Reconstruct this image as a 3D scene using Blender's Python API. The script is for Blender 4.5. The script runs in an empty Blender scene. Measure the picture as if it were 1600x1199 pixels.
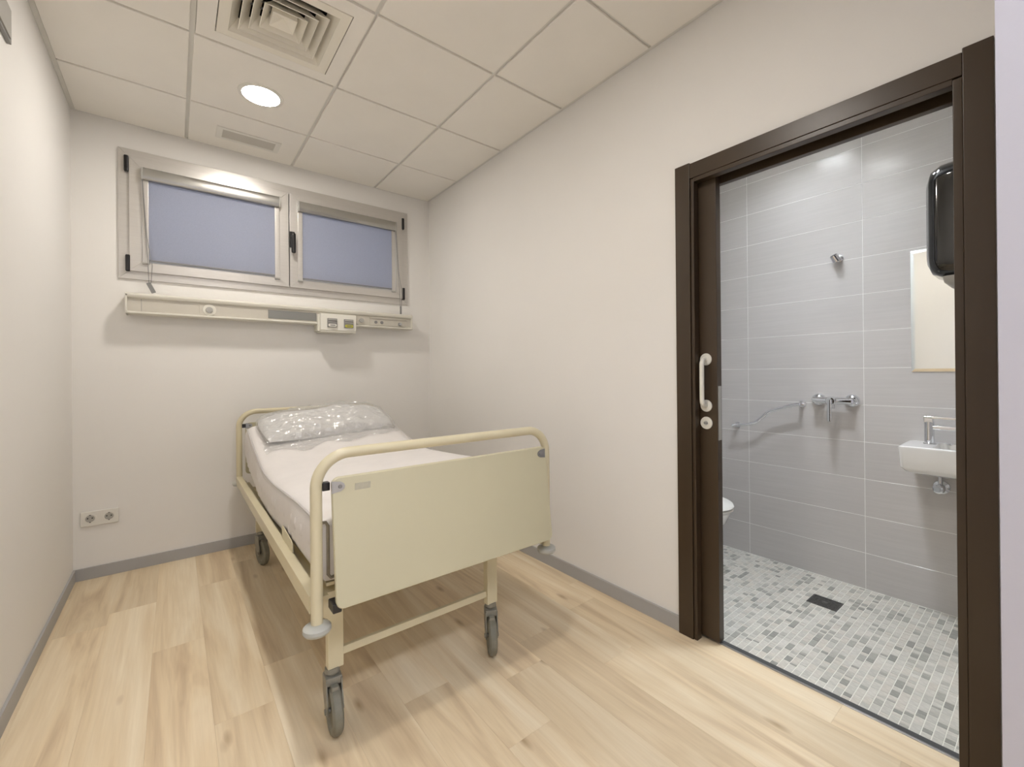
import bpy, bmesh, math, random
from mathutils import Vector, Matrix, noise

random.seed(7)
scene = bpy.context.scene
COL = scene.collection
PI = math.pi

# ------------------------------------------------------------------ camera
cam_d = bpy.data.cameras.new('camera')
cam_d.sensor_fit = 'HORIZONTAL'
cam_d.sensor_width = 36.0
cam_d.lens = 15.3029
cam_d.shift_x = -0.01465
cam_d.shift_y = -0.01154
cam_d.clip_start = 0.01
cam = bpy.data.objects.new('camera', cam_d)
COL.objects.link(cam)
cam.matrix_world = Matrix(((0.777082, 0.005666, -0.629374, 0.4506),
                           (-0.629341, -0.006711, -0.7771, -3.5288),
                           (-0.008627, 0.999961, -0.001649, 1.1635),
                           (0, 0, 0, 1)))
scene.camera = cam

# ------------------------------------------------------------------ world, exposure
world = bpy.data.worlds.new('world')
scene.world = world
world.use_nodes = True
wb = world.node_tree.nodes['Background']
wb.inputs[0].default_value = (0.88, 0.90, 1.0, 1)
wb.inputs[1].default_value = 3.2
vs = scene.view_settings
vs.view_transform = 'Standard'
vs.look = 'None'
vs.exposure = 1.04
vs.gamma = 1.0
vs.use_curve_mapping = False
ROOM_LAMP = 84.0       # radiance of the room's downlights
ROOM_LAMP_COL = (1.0, 0.945, 0.875)
BATH_LAMP = 46.0
BATH_FILL_DEEP = 175.0  # unseen second lamp, added to even out the tiled wall
BATH_LAMP_COL = (0.86, 0.92, 1.0)
HALL_FILL = 11.5  # cool corridor light, raised as fill from behind the camera
HALL_FILL_COL = (0.86, 0.90, 1.0)

# ------------------------------------------------------------------ materials
MATS = {}


def nodes_of(name):
    m = bpy.data.materials.new(name)
    m.use_nodes = True
    nt = m.node_tree
    return m, nt, nt.nodes['Principled BSDF']


def mat(name, col, rough=0.5, metal=0.0, var=0.04, vscale=3.0, bump=0.0, bscale=200.0, coat=0.0, spec=None, stretch=None):
    """Plain procedural surface: colour with a little noise in it, optional fine relief."""
    m, nt, p = nodes_of(name)
    tc = nt.nodes.new('ShaderNodeTexCoord')
    src = tc.outputs['Object']
    if stretch:
        mp = nt.nodes.new('ShaderNodeMapping')
        mp.inputs['Scale'].default_value = stretch
        nt.links.new(src, mp.inputs['Vector'])
        src = mp.outputs['Vector']
    n = nt.nodes.new('ShaderNodeTexNoise')
    n.inputs['Scale'].default_value = vscale
    n.inputs['Detail'].default_value = 4
    nt.links.new(src, n.inputs['Vector'])
    r = nt.nodes.new('ShaderNodeValToRGB')
    r.color_ramp.elements[0].position = 0.3
    r.color_ramp.elements[1].position = 0.7
    r.color_ramp.elements[0].color = (*[c * (1 - var) for c in col], 1)
    r.color_ramp.elements[1].color = (*[min(1, c * (1 + var)) for c in col], 1)
    nt.links.new(n.outputs['Fac'], r.inputs['Fac'])
    nt.links.new(r.outputs['Color'], p.inputs['Base Color'])
    p.inputs['Roughness'].default_value = rough
    p.inputs['Metallic'].default_value = metal
    if coat:
        p.inputs['Coat Weight'].default_value = coat
        p.inputs['Coat Roughness'].default_value = 0.08
    if spec is not None:
        p.inputs['Specular IOR Level'].default_value = spec
    if bump:
        b = nt.nodes.new('ShaderNodeTexNoise')
        b.inputs['Scale'].default_value = bscale
        b.inputs['Detail'].default_value = 3
        nt.links.new(src, b.inputs['Vector'])
        bp = nt.nodes.new('ShaderNodeBump')
        bp.inputs['Strength'].default_value = bump
        bp.inputs['Distance'].default_value = 0.002
        nt.links.new(b.outputs['Fac'], bp.inputs['Height'])
        nt.links.new(bp.outputs['Normal'], p.inputs['Normal'])
    MATS[name] = m
    return m


def emit(name, col, strength):
    m = bpy.data.materials.new(name)
    m.use_nodes = True
    nt = m.node_tree
    nt.nodes.clear()
    o = nt.nodes.new('ShaderNodeOutputMaterial')
    e = nt.nodes.new('ShaderNodeEmission')
    e.inputs[0].default_value = (*col, 1)
    e.inputs[1].default_value = strength
    nt.links.new(e.outputs[0], o.inputs[0])
    MATS[name] = m


def wood_mat():
    m, nt, p = nodes_of('oak_plank')
    tc = nt.nodes.new('ShaderNodeTexCoord')
    oi = nt.nodes.new('ShaderNodeObjectInfo')
    mul = nt.nodes.new('ShaderNodeVectorMath'); mul.operation = 'SCALE'
    mul.inputs[0].default_value = (37.0, 91.0, 13.0)
    nt.links.new(oi.outputs['Random'], mul.inputs['Scale'])
    add = nt.nodes.new('ShaderNodeVectorMath'); add.operation = 'ADD'
    nt.links.new(tc.outputs['Object'], add.inputs[0])
    nt.links.new(mul.outputs[0], add.inputs[1])

    def mapped(scale):
        mp = nt.nodes.new('ShaderNodeMapping')
        mp.inputs['Scale'].default_value = scale
        nt.links.new(add.outputs[0], mp.inputs['Vector'])
        return mp.outputs['Vector']

    def tex(scale, detail, dist, rough=0.55):
        n = nt.nodes.new('ShaderNodeTexNoise')
        n.inputs['Scale'].default_value = 1.0
        n.inputs['Detail'].default_value = detail
        n.inputs['Roughness'].default_value = rough
        n.inputs['Distortion'].default_value = dist
        nt.links.new(mapped(scale), n.inputs['Vector'])
        return n.outputs['Fac']

    broad = tex((9, 0.75, 1), 4, 1.1)
    fine = tex((95, 3.0, 1), 4, 0.3, 0.65)
    r1 = nt.nodes.new('ShaderNodeValToRGB')
    e = r1.color_ramp.elements
    e[0].position = 0.30; e[0].color = (0.63, 0.48, 0.31, 1)
    e[1].position = 0.69; e[1].color = (0.90, 0.775, 0.575, 1)
    mid = r1.color_ramp.elements.new(0.48); mid.color = (0.80, 0.65, 0.44, 1)
    nt.links.new(broad, r1.inputs['Fac'])
    r2 = nt.nodes.new('ShaderNodeValToRGB')
    r2.color_ramp.elements[0].position = 0.30; r2.color_ramp.elements[0].color = (0.93, 0.92, 0.90, 1)
    r2.color_ramp.elements[1].position = 0.62; r2.color_ramp.elements[1].color = (1, 1, 1, 1)
    nt.links.new(fine, r2.inputs['Fac'])
    mx = nt.nodes.new('ShaderNodeMixRGB'); mx.blend_type = 'MULTIPLY'; mx.inputs[0].default_value = 1
    nt.links.new(r1.outputs[0], mx.inputs[1]); nt.links.new(r2.outputs[0], mx.inputs[2])
    # knots
    v = nt.nodes.new('ShaderNodeTexVoronoi')
    v.inputs['Scale'].default_value = 1.0
    nt.links.new(mapped((6.5, 2.1, 0.01)), v.inputs['Vector'])
    r3 = nt.nodes.new('ShaderNodeValToRGB')
    r3.color_ramp.elements[0].position = 0.015; r3.color_ramp.elements[0].color = (0.50, 0.40, 0.30, 1)
    r3.color_ramp.elements[1].position = 0.11; r3.color_ramp.elements[1].color = (1, 1, 1, 1)
    nt.links.new(v.outputs['Distance'], r3.inputs['Fac'])
    mx2 = nt.nodes.new('ShaderNodeMixRGB'); mx2.blend_type = 'MULTIPLY'; mx2.inputs[0].default_value = 0.75
    nt.links.new(mx.outputs[0], mx2.inputs[1]); nt.links.new(r3.outputs[0], mx2.inputs[2])
    # tone of the plank
    mr = nt.nodes.new('ShaderNodeMapRange')
    mr.inputs['To Min'].default_value = 0.93; mr.inputs['To Max'].default_value = 1.06
    nt.links.new(oi.outputs['Random'], mr.inputs['Value'])
    sc = nt.nodes.new('ShaderNodeVectorMath'); sc.operation = 'SCALE'
    nt.links.new(mx2.outputs[0], sc.inputs[0]); nt.links.new(mr.outputs[0], sc.inputs['Scale'])
    nt.links.new(sc.outputs[0], p.inputs['Base Color'])
    p.inputs['Roughness'].default_value = 0.46
    p.inputs['Specular IOR Level'].default_value = 0.4
    bp = nt.nodes.new('ShaderNodeBump'); bp.inputs['Strength'].default_value = 0.08; bp.inputs['Distance'].default_value = 0.002
    nt.links.new(fine, bp.inputs['Height']); nt.links.new(bp.outputs[0], p.inputs['Normal'])
    MATS['oak_plank'] = m


def mosaic_mat(name, attr):
    """Stone mosaic: the tone of each piece comes from its object (attr None) or a face attribute."""
    m, nt, p = nodes_of(name)
    if attr:
        a = nt.nodes.new('ShaderNodeAttribute'); a.attribute_name = attr
        src = a.outputs['Fac']
    else:
        a = nt.nodes.new('ShaderNodeObjectInfo')
        src = a.outputs['Random']
    r = nt.nodes.new('ShaderNodeValToRGB')
    e = r.color_ramp.elements
    e[0].position = 0.0; e[0].color = (0.30, 0.295, 0.265, 1)
    e[1].position = 1.0; e[1].color = (0.70, 0.68, 0.62, 1)
    for pos, c in ((0.13, (0.42, 0.41, 0.365)), (0.3, (0.58, 0.565, 0.51)), (0.6, (0.65, 0.63, 0.57)), (0.85, (0.64, 0.60, 0.53))):
        q = r.color_ramp.elements.new(pos); q.color = (*c, 1)
    nt.links.new(src, r.inputs['Fac'])
    tc = nt.nodes.new('ShaderNodeTexCoord')
    mp = nt.nodes.new('ShaderNodeMapping'); mp.inputs['Scale'].default_value = (220, 45, 1)
    nt.links.new(tc.outputs['Object'], mp.inputs['Vector'])
    n = nt.nodes.new('ShaderNodeTexNoise'); n.inputs['Scale'].default_value = 1.0; n.inputs['Detail'].default_value = 3
    nt.links.new(mp.outputs[0], n.inputs['Vector'])
    r2 = nt.nodes.new('ShaderNodeValToRGB')
    r2.color_ramp.elements[0].position = 0.3; r2.color_ramp.elements[0].color = (0.84, 0.84, 0.84, 1)
    r2.color_ramp.elements[1].position = 0.7; r2.color_ramp.elements[1].color = (1.06, 1.06, 1.06, 1)
    nt.links.new(n.outputs['Fac'], r2.inputs['Fac'])
    mx = nt.nodes.new('ShaderNodeMixRGB'); mx.blend_type = 'MULTIPLY'; mx.inputs[0].default_value = 1
    nt.links.new(r.outputs[0], mx.inputs[1]); nt.links.new(r2.outputs[0], mx.inputs[2])
    nt.links.new(mx.outputs[0], p.inputs['Base Color'])
    p.inputs['Roughness'].default_value = 0.5
    MATS[name] = m


def film_mat():
    """Clear crumpled polythene."""
    m = bpy.data.materials.new('clear_film')
    m.use_nodes = True
    nt = m.node_tree
    nt.nodes.clear()
    out = nt.nodes.new('ShaderNodeOutputMaterial')
    tr = nt.nodes.new('ShaderNodeBsdfTransparent'); tr.inputs[0].default_value = (0.97, 0.97, 0.97, 1)
    gl = nt.nodes.new('ShaderNodeBsdfGlossy'); gl.inputs['Roughness'].default_value = 0.10
    di = nt.nodes.new('ShaderNodeBsdfDiffuse'); di.inputs[0].default_value = (0.90, 0.90, 0.88, 1)
    tc = nt.nodes.new('ShaderNodeTexCoord')
    v = nt.nodes.new('ShaderNodeTexVoronoi'); v.feature = 'F1'; v.inputs['Scale'].default_value = 17
    n = nt.nodes.new('ShaderNodeTexNoise'); n.inputs['Scale'].default_value = 12; n.inputs['Detail'].default_value = 3; n.inputs['Distortion'].default_value = 1.0
    mp = nt.nodes.new('ShaderNodeMapping'); mp.inputs['Scale'].default_value = (1.0, 1.6, 1.6)
    nt.links.new(tc.outputs['Object'], mp.inputs['Vector'])
    nt.links.new(mp.outputs[0], v.inputs['Vector']); nt.links.new(mp.outputs[0], n.inputs['Vector'])
    ad = nt.nodes.new('ShaderNodeMath'); ad.operation = 'ADD'
    nt.links.new(v.outputs['Distance'], ad.inputs[0]); nt.links.new(n.outputs['Fac'], ad.inputs[1])
    bp = nt.nodes.new('ShaderNodeBump'); bp.inputs['Strength'].default_value = 1.0; bp.inputs['Distance'].default_value = 0.02
    nt.links.new(ad.outputs[0], bp.inputs['Height'])
    nt.links.new(bp.outputs[0], gl.inputs['Normal'])
    m0 = nt.nodes.new('ShaderNodeMixShader'); m0.inputs[0].default_value = 0.24
    nt.links.new(tr.outputs[0], m0.inputs[1]); nt.links.new(di.outputs[0], m0.inputs[2])
    m1 = nt.nodes.new('ShaderNodeMixShader'); m1.inputs[0].default_value = 0.24
    nt.links.new(m0.outputs[0], m1.inputs[1]); nt.links.new(gl.outputs[0], m1.inputs[2])
    nt.links.new(m1.outputs[0], out.inputs[0])
    MATS['clear_film'] = m


def fabric_mat():
    """Thin blind cloth that lets daylight glow through."""
    m = bpy.data.materials.new('blind_cloth')
    m.use_nodes = True
    nt = m.node_tree
    nt.nodes.clear()
    out = nt.nodes.new('ShaderNodeOutputMaterial')
    d = nt.nodes.new('ShaderNodeBsdfDiffuse')
    t = nt.nodes.new('ShaderNodeBsdfTranslucent')
    tc = nt.nodes.new('ShaderNodeTexCoord')
    n = nt.nodes.new('ShaderNodeTexNoise'); n.inputs['Scale'].default_value = 260; n.inputs['Detail'].default_value = 2
    nt.links.new(tc.outputs['Object'], n.inputs['Vector'])
    r = nt.nodes.new('ShaderNodeValToRGB')
    r.color_ramp.elements[0].position = 0.3; r.color_ramp.elements[0].color = (0.41, 0.425, 0.485, 1)
    r.color_ramp.elements[1].position = 0.7; r.color_ramp.elements[1].color = (0.44, 0.455, 0.52, 1)
    nt.links.new(n.outputs['Fac'], r.inputs['Fac'])
    nt.links.new(r.outputs[0], d.inputs[0])
    nt.links.new(r.outputs[0], t.inputs[0])
    mx = nt.nodes.new('ShaderNodeMixShader'); mx.inputs[0].default_value = 0.4
    nt.links.new(d.outputs[0], mx.inputs[1]); nt.links.new(t.outputs[0], mx.inputs[2])
    nt.links.new(mx.outputs[0], out.inputs[0])
    MATS['blind_cloth'] = m


def glass_mat():
    m, nt, p = nodes_of('window_glass')
    p.inputs['Base Color'].default_value = (0.9, 0.95, 0.95, 1)
    p.inputs['Roughness'].default_value = 0.02
    p.inputs['Transmission Weight'].default_value = 1.0
    p.inputs['IOR'].default_value = 1.45
    MATS['window_glass'] = m


mat('wall_paint', (0.86, 0.84, 0.805), 0.72, var=0.012, vscale=1.5, bump=0.10, bscale=120)
mat('hall_paint', (0.84, 0.83, 0.84), 0.72, var=0.012, vscale=1.5, bump=0.10, bscale=120)
mat('ceiling_tile', (0.90, 0.865, 0.80), 0.9, var=0.015, vscale=4, bump=0.12, bscale=300)
mat('grid_metal', (0.76, 0.74, 0.69), 0.5, var=0.01)
mat('reveal_darkened', (0.50, 0.485, 0.525), 0.72, var=0.012, vscale=1.5, bump=0.10, bscale=120)  # white wall darkened in its colour to offset the strong corridor fill
mat('plenum_dark', (0.05, 0.045, 0.04), 0.9)
mat('skirting_grey', (0.42, 0.415, 0.41), 0.5, var=0.03)
mat('screed', (0.30, 0.25, 0.19), 0.9)
mat('door_brown', (0.050, 0.031, 0.016), 0.34, var=0.10, vscale=9, stretch=(1, 1, 0.08), bump=0.05, bscale=60)
mat('bath_tile', (0.59, 0.565, 0.545), 0.19, var=0.03, vscale=14, stretch=(1, 0.25, 6), bump=0.05, bscale=40, spec=0.42)
mat('wall_grout', (0.86, 0.85, 0.82), 0.85)
mat('floor_grout', (0.84, 0.83, 0.75), 0.85)
mat('aluminium', (0.63, 0.605, 0.57), 0.33, metal=0.45, var=0.03, vscale=30, stretch=(0.3, 8, 6))
mat('blind_alu', (0.42, 0.41, 0.385), 0.27, metal=0.75, var=0.02)
mat('white_plastic', (0.80, 0.78, 0.72), 0.35, var=0.01)
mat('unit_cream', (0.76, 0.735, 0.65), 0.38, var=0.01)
mat('unit_cream_shaded', (0.60, 0.565, 0.49), 0.42, var=0.015)  # the unit's cream with the shade of the recessed face painted in
mat('box_white', (0.84, 0.82, 0.74), 0.35, var=0.01)
mat('grey_plastic', (0.24, 0.235, 0.23), 0.4, var=0.03)
mat('light_grey_plastic', (0.42, 0.41, 0.38), 0.4, var=0.03)
mat('lens_grey', (0.26, 0.26, 0.245), 0.25, var=0.03)
mat('yellow_plastic', (0.55, 0.52, 0.05), 0.4, var=0.03)
mat('black_plastic', (0.012, 0.011, 0.012), 0.32, var=0.03)
mat('black_gloss', (0.010, 0.010, 0.010), 0.08, var=0.02, coat=0.5)
mat('bed_paint', (0.67, 0.60, 0.41), 0.33, var=0.03, vscale=8, coat=0.15)
mat('bed_panel', (0.575, 0.53, 0.365), 0.42, var=0.025, vscale=2.2)
mat('bed_sticker', (0.46, 0.43, 0.33), 0.6, var=0.08, vscale=60)
mat('mattress_cloth', (0.80, 0.765, 0.74), 0.85, var=0.02, vscale=9, bump=0.35, bscale=55)
mat('piping_shaded', (0.58, 0.55, 0.53), 0.8)  # mattress white with the shadow line of the seam in its colour
mat('pillow_cloth', (0.90, 0.89, 0.875), 0.8, var=0.02)
mat('caster_rubber', (0.22, 0.21, 0.165), 0.6, var=0.12, vscale=40)
mat('caster_metal', (0.28, 0.27, 0.23), 0.42, metal=0.4, var=0.1, vscale=40)
mat('bumper_plastic', (0.46, 0.46, 0.42), 0.45, var=0.03)
mat('steel', (0.50, 0.51, 0.53), 0.28, metal=1.0, var=0.03)
mat('chrome', (0.78, 0.79, 0.82), 0.07, metal=1.0, var=0.0)
mat('rod_metal', (0.30, 0.27, 0.22), 0.4, metal=0.6, var=0.1, vscale=60)
mat('ceramic', (0.86, 0.85, 0.82), 0.10, var=0.005, coat=0.4)
mat('mirror_glass', (0.90, 0.92, 0.90), 0.01, metal=1.0, var=0.0)
mat('drain_steel', (0.16, 0.16, 0.155), 0.35, metal=0.8, var=0.35, vscale=120)
mat('threshold_metal', (0.42, 0.42, 0.42), 0.30, metal=0.9, var=0.05, vscale=30)
mat('threshold_dark', (0.075, 0.075, 0.075), 0.5, var=0.1)
mat('diffuser_white', (0.88, 0.835, 0.73), 0.45, var=0.01)
mat('handle_white', (0.80, 0.78, 0.70), 0.30, var=0.01)
mat('fitting_lens', (0.55, 0.52, 0.46), 0.35, var=0.02)
emit('lamp_room', ROOM_LAMP_COL, ROOM_LAMP)
emit('lamp_bath', BATH_LAMP_COL, BATH_LAMP)
emit('fill_bath_deep', BATH_LAMP_COL, BATH_FILL_DEEP)
emit('fill_hall', HALL_FILL_COL, HALL_FILL)
wood_mat()
mosaic_mat('mosaic_piece', None)
mosaic_mat('mosaic_field', 'tone')
film_mat()
fabric_mat()
glass_mat()


# ------------------------------------------------------------------ mesh helpers
class B:
    def __init__(self):
        self.bm = bmesh.new()

    def _merge(self, t):
        me = bpy.data.meshes.new('tmp')
        t.to_mesh(me)
        t.free()
        self.bm.from_mesh(me)
        bpy.data.meshes.remove(me)

    def box(self, x0, x1, y0, y1, z0, z1, bev=0.0, seg=2, M=None):
        t = bmesh.new()
        bmesh.ops.create_cube(t, size=1)
        for v in t.verts:
            v.co = Vector((x0 + (v.co.x + .5) * (x1 - x0), y0 + (v.co.y + .5) * (y1 - y0), z0 + (v.co.z + .5) * (z1 - z0)))
        if bev > 0:
            bmesh.ops.bevel(t, geom=t.edges[:], offset=bev, segments=seg, affect='EDGES', profile=0.5)
        if M:
            bmesh.ops.transform(t, matrix=M, verts=t.verts)
        self._merge(t)
        return self

    def prism(self, pts, axis, a, b, bev=0.0):
        """Polygon pts (2D in the two other axes, in xyz order) pushed along an axis from a to b."""
        t = bmesh.new()

        def mk(p, w):
            return {'x': (w, p[0], p[1]), 'y': (p[0], w, p[1]), 'z': (p[0], p[1], w)}[axis]
        lo = [t.verts.new(mk(p, a)) for p in pts]
        hi = [t.verts.new(mk(p, b)) for p in pts]
        n = len(pts)
        t.faces.new(lo)
        t.faces.new(hi[::-1])
        for i in range(n):
            t.faces.new((lo[i], hi[i], hi[(i + 1) % n], lo[(i + 1) % n]))
        bmesh.ops.recalc_face_normals(t, faces=t.faces)
        if bev:
            bmesh.ops.bevel(t, geom=t.edges[:], offset=bev, segments=2, affect='EDGES', profile=0.5)
        self._merge(t)
        return self

    def rings(self, rings, cap=True, closed=False):
        t = bmesh.new()
        R = [[t.verts.new(p) for p in r] for r in rings]
        n = len(R[0])
        m = len(R)
        for i in range(m if closed else m - 1):
            for j in range(n):
                t.faces.new((R[i][j], R[i][(j + 1) % n], R[(i + 1) % m][(j + 1) % n], R[(i + 1) % m][j]))
        if cap and not closed:
            t.faces.new(R[0][::-1])
            t.faces.new(R[-1])
        bmesh.ops.recalc_face_normals(t, faces=t.faces)
        self._merge(t)
        return self

    def tube(self, path, r, n=14, closed=False):
        P = [Vector(p) for p in path]
        rings = []
        prev = None
        for i, p in enumerate(P):
            if closed:
                d = P[(i + 1) % len(P)] - P[i - 1]
            else:
                d = P[min(i + 1, len(P) - 1)] - P[max(i - 1, 0)]
            d.normalize()
            if prev is None:
                a = Vector((0, 0, 1)) if abs(d.z) < .9 else Vector((1, 0, 0))
                prev = d.cross(a).normalized()
            s = (prev - d * prev.dot(d)).normalized()
            prev = s
            q = d.cross(s)
            rings.append([p + (s * math.cos(2 * PI * k / n) + q * math.sin(2 * PI * k / n)) * r for k in range(n)])
        return self.rings(rings, closed=closed)

    def lathe(self, prof, origin, axis, n=28, closed=False):
        """prof: (radius, distance along axis)."""
        o = Vector(origin)
        a = Vector(axis).normalized()
        s = a.orthogonal().normalized()
        q = a.cross(s)
        rings = [[o + a * h + (s * math.cos(2 * PI * k / n) + q * math.sin(2 * PI * k / n)) * max(r, 1e-5) for k in range(n)] for r, h in prof]
        return self.rings(rings, cap=not closed, closed=closed)

    def cyl(self, p0, p1, r, r2=None, n=20):
        p0, p1 = Vector(p0), Vector(p1)
        return self.lathe([(r, 0), (r if r2 is None else r2, (p1 - p0).length)], p0, p1 - p0, n)

    def frame(self, x0, x1, z0, z1, w, y0, y1):
        """Rectangular frame with mitred members in the xz plane."""
        o = [(x0, z0), (x1, z0), (x1, z1), (x0, z1)]
        i = [(x0 + w, z0 + w), (x1 - w, z0 + w), (x1 - w, z1 - w), (x0 + w, z1 - w)]
        for k in range(4):
            j = (k + 1) % 4
            self.prism([o[k], o[j], i[j], i[k]], 'y', y0, y1, bev=0.0015)
        return self


WLOC = {}


def link(o, parent=None):
    COL.objects.link(o)
    if parent is not None:
        o.parent = parent
        o.matrix_parent_inverse = Matrix.Translation(-WLOC.get(parent.name, Vector((0, 0, 0))))
    return o


def obj(name, b, m, parent=None, smooth=True, angle=35, label=None, origin=None):
    bm = b.bm if isinstance(b, B) else b
    me = bpy.data.meshes.new(name)
    if origin is not None:
        bmesh.ops.translate(bm, vec=-Vector(origin), verts=bm.verts)
    bm.to_mesh(me)
    bm.free()
    if smooth:
        me.polygons.foreach_set('use_smooth', [True] * len(me.polygons))
        me.set_sharp_from_angle(angle=math.radians(angle))
    me.materials.append(MATS[m])
    o = bpy.data.objects.new(name, me)
    link(o, parent)
    if smooth:
        wn = o.modifiers.new('weighted_normal', 'WEIGHTED_NORMAL')
        wn.keep_sharp = True
    if origin is not None:
        o.location = origin
        WLOC[o.name] = Vector(origin)
    if label:
        o['label'] = label
    return o


def tag(o, label, cat, group=None, kind=None):
    o['label'] = label
    o['category'] = cat
    if group:
        o['group'] = group
    if kind:
        o['kind'] = kind
    return o


def thing(name, label, cat, loc, group=None, kind=None):
    o = bpy.data.objects.new(name, None)
    o.empty_display_size = 0.05
    COL.objects.link(o)
    o.location = loc
    WLOC[o.name] = Vector(loc)
    return tag(o, label, cat, group, kind)


def piece(name, me, loc, parent):
    o = bpy.data.objects.new(name, me)
    link(o, parent)
    o.location = loc
    return o


def arc(c, r, a0, a1, n, u, v):
    c, u, v = Vector(c), Vector(u), Vector(v)
    return [c + (u * math.cos(a0 + (a1 - a0) * i / n) + v * math.sin(a0 + (a1 - a0) * i / n)) * r for i in range(n + 1)]


def rrect(x0, x1, y0, y1, r, n=5):
    out = []
    for cx, cy, a in ((x1 - r, y1 - r, 0), (x0 + r, y1 - r, PI / 2), (x0 + r, y0 + r, PI), (x1 - r, y0 + r, 1.5 * PI)):
        for i in range(n + 1):
            t = a + PI / 2 * i / n
            out.append((cx + r * math.cos(t), cy + r * math.sin(t)))
    return out


def interp(pts, x):
    for (a, va), (b, vb) in zip(pts, pts[1:]):
        if (a <= x <= b) or (b <= x <= a):
            t = (x - a) / (b - a)
            return va + (vb - va) * t
    return pts[0][1] if abs(x - pts[0][0]) < abs(x - pts[-1][0]) else pts[-1][1]


def catmull(P, n):
    out = []
    for i in range(len(P) - 1):
        p0, p1, p2, p3 = Vector(P[max(i - 1, 0)]), Vector(P[i]), Vector(P[i + 1]), Vector(P[min(i + 2, len(P) - 1)])
        for k in range(n):
            t = k / n
            out.append(0.5 * ((2 * p1) + (p2 - p0) * t + (2 * p0 - 5 * p1 + 4 * p2 - p3) * t * t + (3 * p1 - p0 - 3 * p2 + p3) * t ** 3))
    out.append(Vector(P[-1]))
    return out


# ------------------------------------------------------------------ dimensions
W, H = 2.204, 2.680
YF = -3.464            # room side of the front wall
XB = 3.290             # tiled far wall of the bathroom
BY0, BY1 = -3.50, -1.85
HALLY = -5.2

# ------------------------------------------------------------------ room shell
# floor with its planks
b = B().box(-1.1, 2.25, HALLY, 0.0, -0.06, -0.008)
floor = tag(obj('floor', b, 'screed', smooth=False), 'light oak plank floor of the bedroom', 'floor', kind='structure')
PW = 0.175
ends = {1: -0.585, 3: -0.525, 2: -1.117, 6: -2.06, 8: -2.19, 7: -2.44}
k = -7
while 0.022 + PW * k < 2.25:
    x0 = 0.022 + PW * k
    x1 = min(x0 + PW, 2.25)
    x0 = max(x0, -1.1)
    y = ends.get(k, -random.uniform(0.2, 1.2)) + 1.22
    while y > HALLY:
        ya, yb = min(0.0, y), max(HALLY, y - 1.22)
        if ya - yb > 0.03:
            b = B().box(x0 + .0001, x1 - .0001, yb + .0001, ya - .0001, -0.008, 0.0, bev=0.0004, seg=1)
            obj('plank', b, 'oak_plank', floor, smooth=False, origin=((x0 + x1) / 2, (ya + yb) / 2, 0))
        y -= 1.22
    k += 1

# left wall
tag(obj('wall_left', B().box(-0.12, 0, YF, 0, 0, H + .3), 'wall_paint'), 'plain white wall on the side away from the bathroom', 'wall', kind='structure')
# back wall with the window opening
WX0, WX1, WZ0, WZ1 = 0.225, 1.975, 1.772, 2.497
b = B()
b.box(-0.12, WX0, 0, 0.2, 0, H + .3)
b.box(WX1, W + .1, 0, 0.2, 0, H + .3)
b.box(WX0, WX1, 0, 0.2, 0, WZ0)
b.box(WX0, WX1, 0, 0.2, WZ1, H + .3)
tag(obj('wall_back', b, 'wall_paint', smooth=False), 'white wall behind the bed with a high wide window', 'wall', kind='structure')
# right wall: solid lengths, a pocket for the sliding leaf, lintel
DY0, DY1, DZ = -3.352, -2.512, 2.0      # door opening
PY = -1.70
b = B()
b.box(W, W + .10, PY, 0, 0, H + .3)
b.box(W, W + .025, DY1, PY, 0, H + .3)
b.box(W + .075, W + .10, DY1, PY, 0, H + .3)
b.box(W, W + .10, DY0, DY1, DZ + .05, H + .3)
b.box(W, W + .10, -3.62, DY0, 0, H + .3)
tag(obj('wall_right', b, 'wall_paint', smooth=False), 'long white wall with the doorway into the bathroom', 'wall', kind='structure')
# front wall: entrance opening in which the photographer stands
b = B()
b.box(1.45, W, -3.62, YF, 0, H + .3)
b.box(-0.12, 0.22, -3.62, YF, 0, H + .3)
b.box(0.22, 1.45, -3.62, YF, 2.25, H + .3)
tag(obj('wall_front', b, 'reveal_darkened', smooth=False), 'white wall end beside the entrance opening at the right picture edge', 'wall', kind='structure')
# corridor outside
b = B().box(-1.2, 3.3, HALLY - .1, HALLY, 0, H + .1)
tag(obj('wall_corridor', b, 'hall_paint', smooth=False), 'white corridor wall facing the entrance opening', 'wall', kind='structure')
b = B().box(-1.2, -1.1, HALLY, -3.62, 0, H + .1)
tag(obj('wall_corridor_end', b, 'hall_paint', smooth=False), 'white corridor end wall on the side of the plain wall', 'wall', kind='structure')
b = B().box(2.25, 2.35, HALLY, -3.62, 0, H + .1)
tag(obj('wall_corridor_far', b, 'hall_paint', smooth=False), 'white corridor end wall on the bathroom side', 'wall', kind='structure')
b = B().box(-1.1, -.12, -3.62, -3.55, 0, H + .1)
tag(obj('wall_corridor_inner', b, 'hall_paint', smooth=False), 'white corridor wall length beside the entrance opening', 'wall', kind='structure')
tag(obj('ceiling_corridor', B().box(-1.2, 2.35, HALLY - .1, -3.62, H, H + .1), 'hall_paint', smooth=False), 'flat white corridor ceiling outside the entrance', 'ceiling', kind='structure')

# baseboards
b = B().box(0, 0.010, YF, -0.010, 0, 0.068, bev=.0015)
tag(obj('baseboard_left', b, 'skirting_grey'), 'grey skirting board along the plain side wall', 'baseboard', kind='structure')
b = B().box(0, W, -0.010, 0, 0, 0.068, bev=.0015)
tag(obj('baseboard_back', b, 'skirting_grey'), 'grey skirting board under the window wall', 'baseboard', kind='structure')
b = B().box(W - .010, W, -2.443, -0.010, 0, 0.068, bev=.0015)
tag(obj('baseboard_right', b, 'skirting_grey'), 'grey skirting board running up to the bathroom door frame', 'baseboard', kind='structure')

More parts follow.
